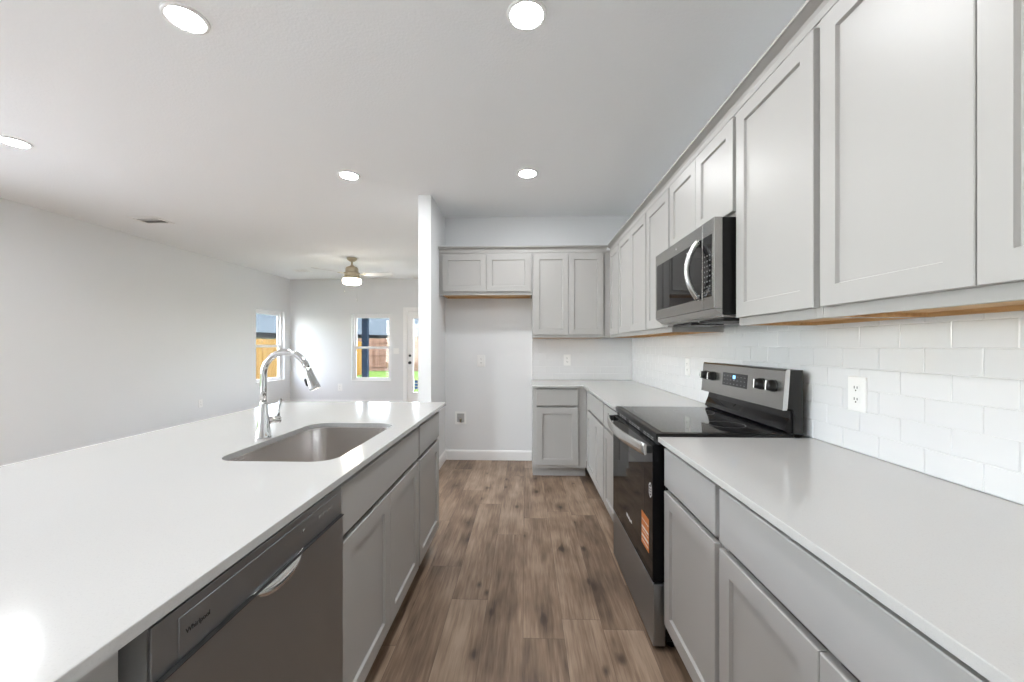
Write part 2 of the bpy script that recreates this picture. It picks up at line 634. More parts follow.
backsplash('wall_backsplash_right', 'x', XW, -1, 0.36, DK - 0.001, CT + 0.001, 1.405)
backsplash('wall_backsplash_kitchen', 'y', DK, -1, 0.078, XW - 0.008, CT + 0.001, 1.372)
bm = BM()
box(bm, 0.070, 0.0775, DK - 0.010, DK - 0.0005, CT + 0.001, 1.372)
struct('trim_1', bm, M['trim'])

# ------------------------------------------------------------------ windows and patio door
def window(name, axis, inner, outer_dir, u0, u1, z0, z1):
    """single hung vinyl window set into the wall depth; inner = room face of the wall"""
    f0 = inner + outer_dir * 0.055
    f1 = inner + outer_dir * 0.135
    gz = (z0 + z1) / 2 - 0.005
    def B(bm, ua, ub, za, zb, d0, d1, bev=0.003):
        a, b = sorted((inner + outer_dir * d0, inner + outer_dir * d1))
        if axis == 'x':
            box(bm, a, b, ua, ub, za, zb, bev)
        else:
            box(bm, ua, ub, a, b, za, zb, bev)
    c = ((inner + outer_dir * 0.09, (u0 + u1) / 2, z0) if axis == 'x' else ((u0 + u1) / 2, inner + outer_dir * 0.09, z0))
    root = struct_root(name, c)
    bm = BM()
    fw = 0.04
    B(bm, u0 + .001, u0 + fw, z0 + .001, z1 - .001, 0.055, 0.135)
    B(bm, u1 - fw, u1 - .001, z0 + .001, z1 - .001, 0.055, 0.135)
    B(bm, u0 + fw, u1 - fw, z0 + .001, z0 + fw, 0.055, 0.135)
    B(bm, u0 + fw, u1 - fw, z1 - fw, z1 - .001, 0.055, 0.135)
    obj('window_frame', bm, M['vinyl'], root, world=True)
    for nm, za, zb, d in (('lower_sash', z0 + fw, gz + 0.024, 0.062), ('upper_sash', gz - 0.024, z1 - fw, 0.095)):
        s = 0.034
        bm = BM()
        a0, a1 = u0 + fw + .0005, u1 - fw - .0005
        B(bm, a0, a0 + s, za, zb, d, d + 0.03)
        B(bm, a1 - s, a1, za, zb, d, d + 0.03)
        B(bm, a0 + s, a1 - s, za, za + s, d, d + 0.03)
        B(bm, a0 + s, a1 - s, zb - s - 0.012, zb, d, d + 0.03)
        so = obj(nm, bm, M['vinyl'], root, world=True)
        bm = BM()
        B(bm, a0 + s, a1 - s, za + s, zb - s - 0.012, d + 0.012, d + 0.016, 0)
        go_ = obj('glass_pane', bm, M['glass'], root, world=True)
        go_.parent = so
    # stool at the bottom of the opening
    bm = BM()
    B(bm, u0 + .001, u1 - .001, z0 + .0005, z0 + 0.014, -0.012, 0.054, 0.003)
    obj('window_sill', bm, M['trim'], root, world=True)
    return root
window('window_1', 'x', LW, -1, *WIN1)
window('window_2', 'y', FW, 1, *WIN2)
window('added_window_3', 'x', LW, -1, *ADDED_WIN3)
window('added_window_4', 'x', LW, -1, *ADDED_WIN4)

d1 = struct_root('door_1', ((DOOR[0] + DOOR[1]) / 2, FW, 0))
bm = BM()
cw = 0.07
box(bm, DOOR[0] - cw, DOOR[0] + .012, FW - 0.018, FW - 0.0005, 0.001, DOOR[3] + cw, 0.004)
box(bm, DOOR[1] - .012, DOOR[1] + cw, FW - 0.018, FW - 0.0005, 0.001, DOOR[3] + cw, 0.004)
box(bm, DOOR[0] + .012, DOOR[1] - .012, FW - 0.018, FW - 0.0005, DOOR[3] - 0.012, DOOR[3] + cw, 0.004)
obj('door_casing', bm, M['trim'], d1, world=True)
bm = BM()
box(bm, DOOR[0] + .001, DOOR[0] + .02, FW + .001, FW + .13, 0.001, DOOR[3] - .001)
box(bm, DOOR[1] - .02, DOOR[1] - .001, FW + .001, FW + .13, 0.001, DOOR[3] - .001)
box(bm, DOOR[0] + .02, DOOR[1] - .02, FW + .001, FW + .13, DOOR[3] - .02, DOOR[3] - .001)
obj('door_jamb', bm, M['trim'], d1, world=True)
leaf = wall_bm('y', FW + 0.02, FW + 0.064, DOOR[0] + .023, DOOR[1] - .023, 0.012, DOOR[3] - .023, [(-2.43, -1.80, 0.28, 1.88)])
lf = obj('door_leaf', leaf, M['trim'], d1, world=True)
bm = BM()
for x0, x1, z0, z1 in ((-2.46, -2.43, .25, 1.91), (-1.80, -1.77, .25, 1.91), (-2.43, -1.80, .25, .28), (-2.43, -1.80, 1.88, 1.91)):
    box(bm, x0, x1, FW + 0.010, FW + 0.0195, z0, z1, 0.003)
o = obj('glass_bead', bm, M['trim'], d1, world=True)
bm = BM()
box(bm, -2.43, -1.80, FW + 0.038, FW + 0.044, 0.28, 1.88)
obj('glass_pane', bm, M['glass'], d1, world=True)
for nm, z, prof in (('deadbolt', 1.076, [(0, 0.022), (0.018, 0.022), (0.026, 0.016), (0.028, 0.0), (0, 0)]),
                    ('door_knob', 0.924, [(0, .062), (.02, .060), (.028, .048), (.026, .034), (.012, .026), (.012, .012), (.031, .008), (.033, 0), (0, 0)])):
    bm = BM()
    lathe(bm, prof, (-2.505, FW + 0.0195, z), 20, Matrix.Rotation(R(90), 4, 'X'))
    obj(nm, bm, M['charcoal'], d1, world=True)
bm = BM()
box(bm, -2.415, -2.33, FW + 0.0365, FW + 0.0378, 0.34, 0.55)
for k in range(3):
    box(bm, -2.405, -2.34, FW + 0.0358, FW + 0.0365, 0.355 + k * .065, 0.40 + k * .065, mi=1)
tag(obj('door_sticker', bm, [M['paper'], M['sticker_blue']]), 'small blue and white sticker low on the glass of the patio door', 'sticker')

# ------------------------------------------------------------------ cabinets
def loops_mesh(bm, loops, mi=0):
    """closed solid from a list of 4-corner loops, first = back cap, last = front cap"""
    L = [[bm.verts.new(p) for p in lp] for lp in loops]
    fs = [bm.faces.new(list(reversed(L[0]))), bm.faces.new(L[-1])]
    for a, b in zip(L, L[1:]):
        for k in range(4):
            q = (k + 1) % 4
            fs.append(bm.faces.new([a[k], a[q], b[q], b[k]]))
    for f in fs:
        f.material_index = mi
    bmesh.ops.recalc_face_normals(bm, faces=fs)

def rect(x0, x1, z0, z1, ins, y):
    return [(x0 + ins, y, z0 + ins), (x1 - ins, y, z0 + ins), (x1 - ins, y, z1 - ins), (x0 + ins, y, z1 - ins)]

def shaker(x0, x1, z0, z1, rail=0.058):
    bm = BM()
    loops_mesh(bm, [rect(x0, x1, z0, z1, 0, -0.001), rect(x0, x1, z0, z1, 0, -0.0185), rect(x0, x1, z0, z1, 0.0018, -0.0203),
                    rect(x0, x1, z0, z1, rail, -0.0203), rect(x0, x1, z0, z1, rail + 0.003, -0.0110), rect(x0, x1, z0, z1, rail + 0.0045, -0.0105)])
    return bm

def slab(x0, x1, z0, z1):
    bm = BM()
    loops_mesh(bm, [rect(x0, x1, z0, z1, 0, -0.001), rect(x0, x1, z0, z1, 0, -0.0180), rect(x0, x1, z0, z1, 0.003, -0.0203)])
    return bm

def cabinet(kind, label, loc, rz, w, depth, z0, z1, fronts, group=None, toe=False, wood=False, stile=0.03, open_top=True):
    """local frame: x along the face (0..w), y into the carcass, doors in front of y = 0.
    fronts: list of (part name, kind, x0, x1, za, zb)"""
    root = thing(kind, label, 'cabinet', loc, rz, group)
    e = 0.0006
    bm = BM()
    zb = z0
    sp = 0.016
    box(bm, e, sp, 0.0201, depth, zb + (0.0 if not toe else 0), z1 - e)
    box(bm, w - sp, w - e, 0.0201, depth, zb, z1 - e)
    box(bm, sp, w - sp, depth - 0.012, depth, zb + 0.03, z1 - e)
    if not toe:
        box(bm, sp, w - sp, 0.0201, depth - 0.012, z1 - 0.016, z1 - e)
    obj('side_and_back_panels', bm, M['rawwood'] if False else M['cab'], root)
    # bottom
    bm = BM()
    bz = zb + (0.012 if wood else 0.0)
    box(bm, sp, w - sp, 0.0201, depth - 0.0121, bz, bz + 0.016)
    if wood:
        box(bm, sp, w - sp, depth - 0.034, depth - 0.0121, zb - 0.0, bz - 0.0002)
        box(bm, sp, sp + 0.016, 0.0201, depth - 0.0341, zb, bz - 0.0002)
        box(bm, w - sp - 0.016, w - sp, 0.0201, depth - 0.0341, zb, bz - 0.0002)
    obj('bottom_panel', bm, M['rawwood'] if wood else M['cabin'], root)
    bm = BM()
    sl_, sr_ = min(f[2] for f in fronts) + 0.016, w - max(f[3] for f in fronts) + 0.016
    box(bm, e, sl_, 0, 0.02, zb, z1 - e, 0.0008)
    box(bm, w - sr_, w - e, 0, 0.02, zb, z1 - e, 0.0008)
    box(bm, sl_, w - sr_, 0, 0.02, zb, zb + 0.045)
    box(bm, sl_, w - sr_, 0.0 if not toe else 0.012, 0.02, z1 - 0.05, z1 - e)
    drw = [f for f in fronts if f[1] == 'slab' and f[0] != 'blank_panel']
    if drw:
        zr = min(f[4] for f in drw)
        box(bm, sl_, w - sr_, 0.0145, 0.02, zr - 0.03, zr + 0.012)
    xs = sorted({round(f[2], 3) for f in fronts})
    doors = [f for f in fronts if f[1] == 'shaker']
    if len(doors) > 1:
        m = (doors[0][3] + doors[1][2]) / 2
        box(bm, m - 0.018, m + 0.018, 0.0005, 0.0195, zb + 0.04, (min(f[4] for f in drw) - 0.03) if drw else z1 - 0.05)
    obj('face_frame', bm, M['cab'], root)
    if toe:
        bm = BM()
        box(bm, e, w - e, 0.085, 0.098, 0.001, zb - 0.0005)
        obj('toe_kick', bm, M['cab'], root)
        for xx in (e, w - sp):
            bm = BM()
            box(bm, xx, xx + sp - e, 0.0985, depth, 0.001, zb - 0.0005)
            obj('plinth_side', bm, M['cab'], root)
    for nm, k, x0, x1, za, zc in fronts:
        obj(nm, shaker(x0, x1, za, zc) if k == 'shaker' else slab(x0, x1, za, zc), M['cab'], root)
    return root

BZ0, BZ1 = 0.105, CT - 0.0205
DZ0, DZ1, SZ0, SZ1 = 0.135, 0.690, 0.711, 0.866
def base_fronts(w, doors, l=0.013, r=0.013):
    out = [('drawer_front', 'slab', l, w - r, SZ0, SZ1)]
    if doors == 1:
        out.append(('door', 'shaker', l, w - r, DZ0, DZ1))
    else:
        c = (l + w - r) / 2
        out += [('door', 'shaker', l, c - 0.0015, DZ0, DZ1), ('door', 'shaker', c + 0.0015, w - r, DZ0, DZ1)]
    return out
RF = 0.596                     # right run frame plane
def right_base(label, ya, yb, doors, l=0.013, r=0.013):
    w = yb - ya
    return cabinet('base_cabinet', label, (RF, yb, 0), R(-90), w, XW - RF - 0.003, BZ0, BZ1, base_fronts(w, doors, l, r), 'base cabinets along the right wall', toe=True)
right_base('grey base cabinet with one door, immediately in front of the range', 1.214, 1.680, 1)
right_base('wide grey double door base cabinet nearest the viewer under the right countertop', 0.385, 1.213, 2)
right_base('narrow grey base cabinet with one door, just behind the range', 2.460, 2.945, 1)
right_base('grey double door base cabinet between the inside corner and the narrow one by the range', 2.946, 3.735, 2)
# back run
BB = 3.872
w = 0.596 - 0.074
cabinet('base_cabinet', 'grey base cabinet facing the viewer on the kitchen back wall', (0.074, BB, 0), 0, w - 0.002, DK - BB - 0.003, BZ0, BZ1,
        [('drawer_front', 'slab', 0.032, 0.437, SZ0, SZ1), ('door', 'shaker', 0.032, 0.437, DZ0, DZ1)], toe=True)
bm = BM()
box(bm, RF, RF + 0.02, 3.7355, BB - 0.001, BZ0, BZ1 - .001, 0.001)
f = tag(obj('corner_filler', bm, M['cab']), 'thin grey filler strip at the inside corner of the base cabinets', 'filler strip')
bm = BM()
box(bm, RF + 0.085, RF + 0.098, 3.7355, BB + 0.085, 0.001, BZ0 - .001)
obj('toe_kick', bm, M['cab'], f)

# island (front faces +x)
IF = -0.573
def isl(kind, label, ya, yb, fronts):
    return cabinet(kind, label, (IF, ya, 0), R(90), yb - ya, 0.60, BZ0, BZ1, fronts, 'island base cabinets', toe=True)
isl('base_cabinet', 'grey sink base cabinet with two doors, next to the dishwasher in the island', 1.163, 2.054, base_fronts(0.891, 2))
isl('base_cabinet', 'grey one door cabinet at the far end of the island', 2.0545, 2.572, base_fronts(0.5175, 1, 0.013, 0.045))
isl('base_cabinet', 'grey island cabinet on the viewer side of the dishwasher, bottom left', 0.02, 0.541, base_fronts(0.521, 1, 0.013, 0.09))
bm = BM()
box(bm, -1.190, -1.1745, 0.02, 2.572, 0.001, BZ1 - 0.001, 0.001)
tag(obj('island_back_panel', bm, M['cab']), 'grey panel closing the living room side of the island', 'panel')

# ------------------------------------------------------------------ wall cabinets
UF = 0.8826                     # frame plane of the right run
UB0, UB1 = 1.3735, 2.262
UD0, UD1 = 1.405, 2.243
def right_wall(label, ya, yb, doors, z0=UB0, d0=UD0, l=0.013, r=0.013, wood=True):
    w = yb - ya
    if doors == 1:
        fr = [('door', 'shaker', l, w - r, d0, UD1)]
    else:
        c = (l + w - r) / 2
        fr = [('door', 'shaker', l, c - 0.0015, d0, UD1), ('door', 'shaker', c + 0.0015, w - r, d0, UD1)]
    return cabinet('wall_cabinet', label, (UF, yb, 0), R(-90), w, XW - UF - 0.009, z0, UB1, fr, 'wall cabinets along the right wall', wood=wood)
right_wall('light grey double door wall cabinet nearest the viewer, upper right', 0.375, 1.2055, 2)
right_wall('tall light grey one door wall cabinet on the viewer side of the microwave', 1.206, 1.668, 1)
right_wall('short light grey double door cabinet above the microwave', 1.6685, 2.415, 2, z0=1.829, d0=1.852, wood=False)
right_wall('light grey one door wall cabinet just past the microwave', 2.4155, 2.870, 1)
right_wall('light grey double door wall cabinet between the corner and the one beside the microwave', 2.8705, 3.715, 2)
right_wall('narrow grey wall cabinet in the inside corner', 3.7155, 4.141, 1, l=0.06)
# back run
KB = 4.144
def back_wall(label, xa, xb, z0, d0, l, r, grp):
    w = xb - xa
    c = (l + w - r) / 2
    fr = [('door', 'shaker', l, c - 0.0015, d0, UD1), ('door', 'shaker', c + 0.0015, w - r, d0, UD1)]
    return cabinet('wall_cabinet', label, (xa, KB, 0), 0, w, DK - KB - 0.009, z0, UB1, fr, grp, wood=True)
back_wall('short grey wall cabinet over the empty refrigerator space', -0.886, 0.0735, 1.822, 1.856, 0.018, 0.020, 'wall cabinets on the kitchen back wall')
back_wall('tall grey double door wall cabinet above the back counter', 0.074, 0.822, UB0, UD0, 0.014, 0.016, 'wall cabinets on the kitchen back wall')
bm = BM()
box(bm, 0.8225, UF - 0.0005, KB + 0.002, KB + 0.018, UB0, UB1 - .001, 0.001)
tag(obj('corner_filler', bm, M['cab']), 'grey vertical filler strip between the tall back wall cabinet and the corner', 'filler strip')
bm = BM()
box(bm, XA + 0.001, -0.8865, KB + 0.004, KB + 0.02, 1.822, UB1 - .001, 0.001)
tag(obj('wall_filler', bm, M['cab']), 'thin grey filler strip between the refrigerator cabinet and the side wall', 'filler strip')

# crown moulding
def crown(bm, axis, plane, s, a0, a1, top=2.324):
    pts = [(0.0, 2.2625), (-0.004, 2.2625), (-0.004, 2.288), (-0.010, 2.300), (-0.034, 2.313), (-0.041, 2.3145), (-0.041, top), (0.0, top)]
    return prism(bm, [(plane + s * p, z) for p, z in pts], axis, a0, a1)
bm = BM()
crown(bm, 'y', UF, 1, 0.36, KB - 0.0)
box(bm, UF + 0.0005, XW - 0.002, 0.36, DK - 0.002, 2.2625, 2.28)
struct('trim_2', bm, M['cab'])
bm = BM()
crown(bm, 'x', KB, 1, XA + 0.001, UF - 0.0415)
box(bm, XA + 0.001, UF - 0.0005, KB + 0.0005, DK - 0.002, 2.2625, 2.28)
struct('trim_3', bm, M['cab'])

# ------------------------------------------------------------------ countertops
def slab_top(name, label, outline, hole=None):
    bm = BM()
    z = CT
    ov = [bm.verts.new((x, y, z)) for x, y in outline]
    es = [bm.edges.new((ov[i], ov[(i + 1) % len(ov)])) for i in range(len(ov))]
    if hole:
        hv = [bm.verts.new((x, y, z)) for x, y in hole]
        es += [bm.edges.new((hv[i], hv[(i + 1) % len(hv)])) for i in range(len(hv))]
    bmesh.ops.triangle_fill(bm, edges=es, use_beauty=True)
    fs = list(bm.faces)
    bmesh.ops.recalc_face_normals(bm, faces=fs)
    for f in fs:
        if f.normal.z < 0:
            f.normal_flip()
    r = bmesh.ops.extrude_face_region(bm, geom=fs)
    nv = [v for v in r['geom'] if isinstance(v, bmesh.types.BMVert)]
    # extruded copy stays on top, the originals go down
    low = [v for v in bm.verts if v not in set(nv)]
    for v in low:
        v.co.z = z - 0.02
    bmesh.ops.recalc_face_normals(bm, faces=bm.faces)
    top_edges = [e for e in bm.edges if all(abs(v.co.z - z) < 1e-6 for v in e.verts) and len(e.link_faces) == 2 and any(abs(f.normal.z) < 0.5 for f in e.link_faces)]
    bmesh.ops.bevel(bm, geom=top_edges, offset=0.0018, segments=2, affect='EDGES', profile=0.5)
    return tag(obj(name, bm, M['quartz']), label, 'countertop')
CX = 0.556
XB_ = XW - 0.0085
slab_top('countertop', 'white quartz countertop in front of the range along the right wall', [(CX, 0.36), (XW - .001, 0.36), (XW - .001, 1.682), (CX, 1.682)])
slab_top('countertop', 'L-shaped white quartz countertop behind the range and along the back wall', [(CX, 2.456), (XW - .001, 2.456), (XW - .001, DK - .001), (0.066, DK - .001), (0.066, 3.836), (CX, 3.836)])
def rrect(x0, x1, y0, y1, r, n=8):
    out = []
    for cx, cy, a in ((x1 - r, y1 - r, 0), (x0 + r, y1 - r, 90), (x0 + r, y0 + r, 180), (x1 - r, y0 + r, 270)):
        for k in range(n + 1):
            t = R(a + 90 * k / n)
            out.append((cx + r * math.cos(t), cy + r * math.sin(t)))
    return out
SX0, SX1, SY0, SY1, SR = -1.043, -0.636, 1.283, 1.935, 0.075
slab_top('island_countertop', 'large white quartz island countertop with a sink cut into it', [(-0.536, -0.05), (-0.536, 2.668), (-1.660, 2.668), (-1.660, -0.05)], rrect(SX0, SX1, SY0, SY1, SR))

# ------------------------------------------------------------------ sink
sk = thing('kitchen_sink', 'undermount stainless steel sink set into the island countertop', 'sink', ((SX0 + SX1) / 2, (SY0 + SY1) / 2, CT - 0.25))
bm = BM()
zt = CT - 0.0206
prof = [(0.022, zt - 0.002), (0.022, zt), (-0.003, zt), (-0.003, zt - 0.004), (0.004, zt - 0.17), (0.012, zt - 0.195), (0.030, zt - 0.212), (0.06, zt - 0.217), (0.12, zt - 0.221)]
rings = []
for ins, z in prof:
    i = -ins if ins > 0.02 and z > zt - 0.01 else ins
    rr = max(0.02, SR - i)
    rings.append([bm.verts.new((x, y, z)) for x, y in rrect(SX0 + i, SX1 - i, SY0 + i, SY1 - i, rr)])
for a, b in zip(rings, rings[1:]):
    for k in range(len(a)):
        q = (k + 1) % len(a)
        f = bm.faces.new([a[k], a[q], b[q], b[k]])
        f.smooth = True
bm.faces.new(rings[-1])
bmesh.ops.recalc_face_normals(bm, faces=bm.faces)
bo = obj('bowl', bm, M['sink'], sk, world=True)
sm = bo.modifiers.new('thickness', 'SOLIDIFY')
sm.thickness = 0.0012
sm.offset = 1
bm = BM()
lathe(bm, [(0, -0.004), (0.018, -0.004), (0.034, 0.0), (0.045, 0.003), (0.047, 0.001), (0.047, -0.003)], ((SX0 + SX1) / 2, (SY0 + SY1) / 2, zt - 0.2185), 28)
obj('drain', bm, M['chrome'], sk, world=True)

# ------------------------------------------------------------------ faucet
fx, fy = -1.086, 1.612
fa = thing('faucet', 'tall chrome gooseneck pull-down faucet beside the island sink', 'faucet', (fx, fy, CT + 0.0005))
bm = BM()
lathe(bm, [(0, 0), (0.031, 0), (0.0315, 0.004), (0.029, 0.012), (0.025, 0.045), (0.021, 0.08), (0.0175, 0.115), (0.0155, 0.14), (0.0150, 0.15), (0, 0.15)], (fx, fy, CT + 0.0005), 36)
obj('body', bm, M['chrome'], fa, world=True)
bm = BM()
pts = [(fx, fy, CT + 0.146), (fx, fy, CT + 0.20), (fx, fy, CT + 0.240)]
ac, ar = (fx + 0.094, CT + 0.262), 0.094
for k in range(0, 25):
    t = R(180 - 163 * k / 24)
    pts.append((ac[0] + ar * math.cos(t), fy, ac[1] + ar * math.sin(t)))
tube(bm, pts, 0.0128, 20)
obj('spout', bm, M['chrome'], fa, world=True)
e1 = Vector(pts[-1])
dr = (Vector(pts[-1]) - Vector(pts[-2])).normalized()
bm = BM()
sp_pts, sp_r = [], []
bend = 0.0
p = e1.copy()
for k, (s, r_) in enumerate(((0, 0.0135), (0.004, 0.0152), (0.022, 0.0162), (0.045, 0.0180), (0.067, 0.0208), (0.085, 0.0225), (0.089, 0.0218), (0.0895, 0.015))):
    q = e1 + dr * s + Vector((0.35, 0, -0.2)) * (s * s * 1.6)
    if sp_pts and (q - sp_pts[-1]).length < 1e-6:
        q = q + dr * 0.0005
    sp_pts.append(q)
    sp_r.append(r_)
tube(bm, sp_pts, sp_r, 24)
sh = obj('spray_head', bm, M['chrome'], fa, world=True)
bm = BM()
q = e1 + dr * 0.055 + Vector((-0.0195, -0.004, -0.008))
tube(bm, [q - dr * 0.016, q - dr * 0.012, q + dr * 0.012, q + dr * 0.016], [0.003, 0.0058, 0.0058, 0.003], 12)
b_ = obj('button', bm, M['charcoal'], fa, world=True)
b_.parent = sh
bm = BM()
hd = Vector((0.52, 0.85, 0.0)).normalized()
hb = Vector((fx, fy, CT + 0.068))
tube(bm, [hb + hd * 0.012, hb + hd * 0.046, hb + hd * 0.050, hb + hd * 0.062, hb + hd * 0.066], [0.0155, 0.0155, 0.0175, 0.0175, 0.013], 20)
hn = obj('handle', bm, M['chrome'], fa, world=True)
bm = BM()
b0 = hb + hd * 0.056
tube(bm, [b0 + Vector((0, 0, 0.010)), b0 + Vector((0.000, 0, 0.03)) + hd * 0.004, b0 + Vector((0, 0, 0.055)) + hd * 0.006, b0 + Vector((0, 0, 0.080)) + hd * 0.012, b0 + Vector((0, 0, 0.088)) + hd * 0.014], [0.0075, 0.0052, 0.0052, 0.0062, 0.003], 14)
lv = obj('lever', bm, M['chrome'], fa, world=True)
lv.parent = hn

# ------------------------------------------------------------------ dishwasher
dx, dy0, dy1 = -0.545, 0.560, 1.159
dw = thing('dishwasher', 'stainless steel dishwasher built into the island', 'dishwasher', (-0.87, (dy0 + dy1) / 2, 0))
bm = BM()
box(bm, -1.15, -0.612, dy0 - 0.012, dy1 + 0.001, 0.10, 0.868)
box(bm, -1.10, -0.66, dy0 + 0.02, dy1 - 0.02, 0.001, 0.0995)
obj('tub', bm, M['blackm'], dw, world=True)
bm = BM()
box(bm, -0.611, dx + 0.006, dy0 + 0.003, dy1 - 0.003, 0.12, 0.792, 0.003, 2)
prism(bm, [(dx + 0.006, 0.125), (dx, 0.131), (dx, 0.760), (dx + 0.006, 0.766)] if False else [(dx - 0.0001 + 0.0065, 0.124), (dx + 0.0005, 0.130), (dx, 0.7908), (dx + 0.0065, 0.7914)], 'y', dy0 + 0.004, dy1 - 0.004)
obj('door', bm, M['dwsteel'], dw, world=True)
bm = BM()
box(bm, dx + -0.006, dx, dy0, dy1, 0.7937, 0.878, 0.0012, 2)
cp = obj('control_panel', bm, M['dwsteel'], dw, world=True)
bm = BM()
box(bm, -0.611, dx - 0.0062, dy0 + 0.0005, dy1 - 0.0005, 0.7955, 0.8775)
o = obj('panel_housing', bm, mat('grey_housing', (0.28, 0.28, 0.275), 0.5), dw, world=True)
o.parent = cp
bm = BM()
box(bm, dx - 0.0005, dx + 0.0014, dy0 + 0.045, dy1 - 0.02, 0.7985, 0.862, 0.0012)
ib = obj('label_strip', bm, M['dwsteel'], dw, world=True)
ib.parent = cp
bm = BM()
box(bm, -0.608, dx + 0.010, dy0 + 0.004, dy1 - 0.004, 0.7921, 0.7936)
obj('seam_gasket', bm, M['charcoal'], dw, world=True)
# scooped pocket handle hanging under the control panel
bm = BM()
ya, yb = 0.770, 0.952
n = 20
rows = []
for i in range(n + 1):
    t = i / n
    y = ya + (yb - ya) * t
    dep = (1 - abs(2 * t - 1) ** 2.6)
    row = []
    for j in range(9):
        s = j / 8
        z = 0.7952 - 0.042 * dep * s
        x = dx + 0.0012 + 0.017 * math.sin(PI * min(1, s * 1.0)) * dep * (1 if s < 1 else 0)
        row.append(bm.verts.new((x, y, z)))
    rows.append(row)
for a, b in zip(rows, rows[1:]):
    for j in range(8):
        f = bm.faces.new([a[j], b[j], b[j + 1], a[j + 1]])
        f.smooth = True
bmesh.ops.recalc_face_normals(bm, faces=bm.faces)
ph = obj('pocket_handle', bm, M['silver'], dw, world=True)
sm = ph.modifiers.new('thickness', 'SOLIDIFY')
sm.thickness = 0.002
bm = text_bm('Whirlpool', 0.0118, axes((dx + 0.0018, 0.642, 0.832), (0, 1, 0), (0, 0, 1), (1, 0, 0)))
t_ = obj('lettering', bm, M['darkmark'], dw, world=True)
t_.parent = cp
bm = BM()
box(bm, dx + 0.0013, dx + 0.0022, 0.950, 0.960, 0.834, 0.841)
for k in range(4):
    box(bm, dx + 0.0013, dx + 0.0022, 1.030 + k * 0.022, 1.036 + k * 0.022, 0.835, 0.842)
t_ = obj('button_marks', bm, M['greymark'], dw, world=True)
t_.parent = cp

# ------------------------------------------------------------------ range
ry0, ry1 = 1.689, 2.450
rx = 0.537
rg = thing('electric_range', 'freestanding black and stainless electric range between the right countertops', 'stove', (0.86, (ry0 + ry1) / 2, 0))
bm = BM()
box(bm, 0.592, 1.153, ry0, ry1, 0.045, 0.893, 0.002)
for xx in (0.63, 1.12):
    for yy in (ry0 + 0.05, ry1 - 0.05):
        lathe(bm, [(0, 0.001), (0.018, 0.001), (0.018, 0.044), (0, 0.044)], (xx, yy, 0), 12)
obj('body', bm, M['black'], rg, world=True)
bm = BM()
box(bm, 0.552, 1.120, ry0 - 0.001, ry1 + 0.001, 0.8935, 0.921, 0.005, 2)
ck = obj('cooktop', bm, M['black'], rg, world=True)
bm = BM()
box(bm, 0.580, 1.075, ry0 + 0.018, ry1 - 0.018, 0.9195, 0.9225, 0.001)
gl = obj('glass_surface', bm, M['cookglass'], rg, world=True)
gl.parent = ck
for cx, cy, r_ in ((0.70, ry0 + 0.20, 0.105), (0.70, ry1 - 0.20, 0.085), (0.94, ry0 + 0.20, 0.08), (0.94, ry1 - 0.20, 0.105)):
    bm = BM()
    for q in (r_,):
        seg = 48
        A = [bm.verts.new((cx + q * math.cos(2 * PI * k / seg), cy + q * math.sin(2 * PI * k / seg), 0.92265)) for k in range(seg)]
        B = [bm.verts.new((cx + (q - 0.0016) * math.cos(2 * PI * k / seg), cy + (q - 0.0016) * math.sin(2 * PI * k / seg), 0.92265)) for k in range(seg)]
        for k in range(seg):
            j = (k + 1) % seg
            bm.faces.new([A[k], A[j], B[j], B[k]])
    rings_o = obj('burner_ring', bm, M['greymark'], rg, world=True)
    rings_o.parent = ck
# slotted vent strip under the cooktop lip
bm = BM()
box(bm, 0.562, 0.5915, ry0 + 0.004, ry1 - 0.004, 0.872, 0.8930)
n = 12
for k in range(n):
    y = ry0 + 0.09 + k * (ry1 - ry0 - 0.18) / (n - 1)
    if k in (3, 8):
        continue
    box(bm, 0.5605, 0.5619, y - 0.020, y + 0.020, 0.876, 0.880, mi=1)
    box(bm, 0.5605, 0.5619, y - 0.020, y + 0.020, 0.884, 0.888, mi=1)
obj('vent_strip', bm, [M['blackm'], M['greymark']], rg, world=True)
# oven door
bm = BM()
box(bm, rx, 0.5910, ry0 + 0.003, ry1 - 0.003, 0.292, 0.870, 0.004, 2)
od = obj('oven_door', bm, mat('oven_door_glass', (0.007, 0.007, 0.008), 0.03, spec=0.12), rg, world=True)
bm = BM()
box(bm, rx - 0.0005, rx + 0.001, ry0 + 0.12, ry1 - 0.12, 0.40, 0.74, 0.0004)
wi = obj('oven_window', bm, mat('oven_window_glass', (0.012, 0.012, 0.012), 0.04, spec=0.16), rg, world=True)
wi.parent = od
bm = BM()
n = 24
sec = [(0.005, -0.022), (0.005, 0.022), (-0.003, 0.026), (-0.006, 0.018), (-0.007, 0.0), (-0.006, -0.018), (-0.003, -0.026)]
rr = []
for i in range(n + 1):
    t = i / n
    y = ry0 + 0.006 + (ry1 - ry0 - 0.012) * t
    x = 0.507 - 0.040 * (1 - (2 * t - 1) ** 2)
    rr.append([bm.verts.new((x + a, y, 0.853 + b)) for a, b in sec])
for a, b in zip(rr, rr[1:]):
    for k in range(len(sec)):
        q = (k + 1) % len(sec)
        f = bm.faces.new([a[k], a[q], b[q], b[k]])
        f.smooth = True
bm.faces.new(rr[0])
bm.faces.new(rr[-1])
bmesh.ops.recalc_face_normals(bm, faces=bm.faces)
hd_ = obj('handle', bm, M['silver'], rg, world=True)
hd_['label'] = 'bowed stainless steel handle'
hd_.parent = od
for y in (ry0 + 0.014, ry1 - 0.014):
    bm = BM()
    box(bm, 0.5125, rx + 0.001, y - 0.010, y + 0.010, 0.836, 0.868, 0.003)
    hm = obj('handle_mount', bm, M['blackm'], rg, world=True)
    hm.parent = od
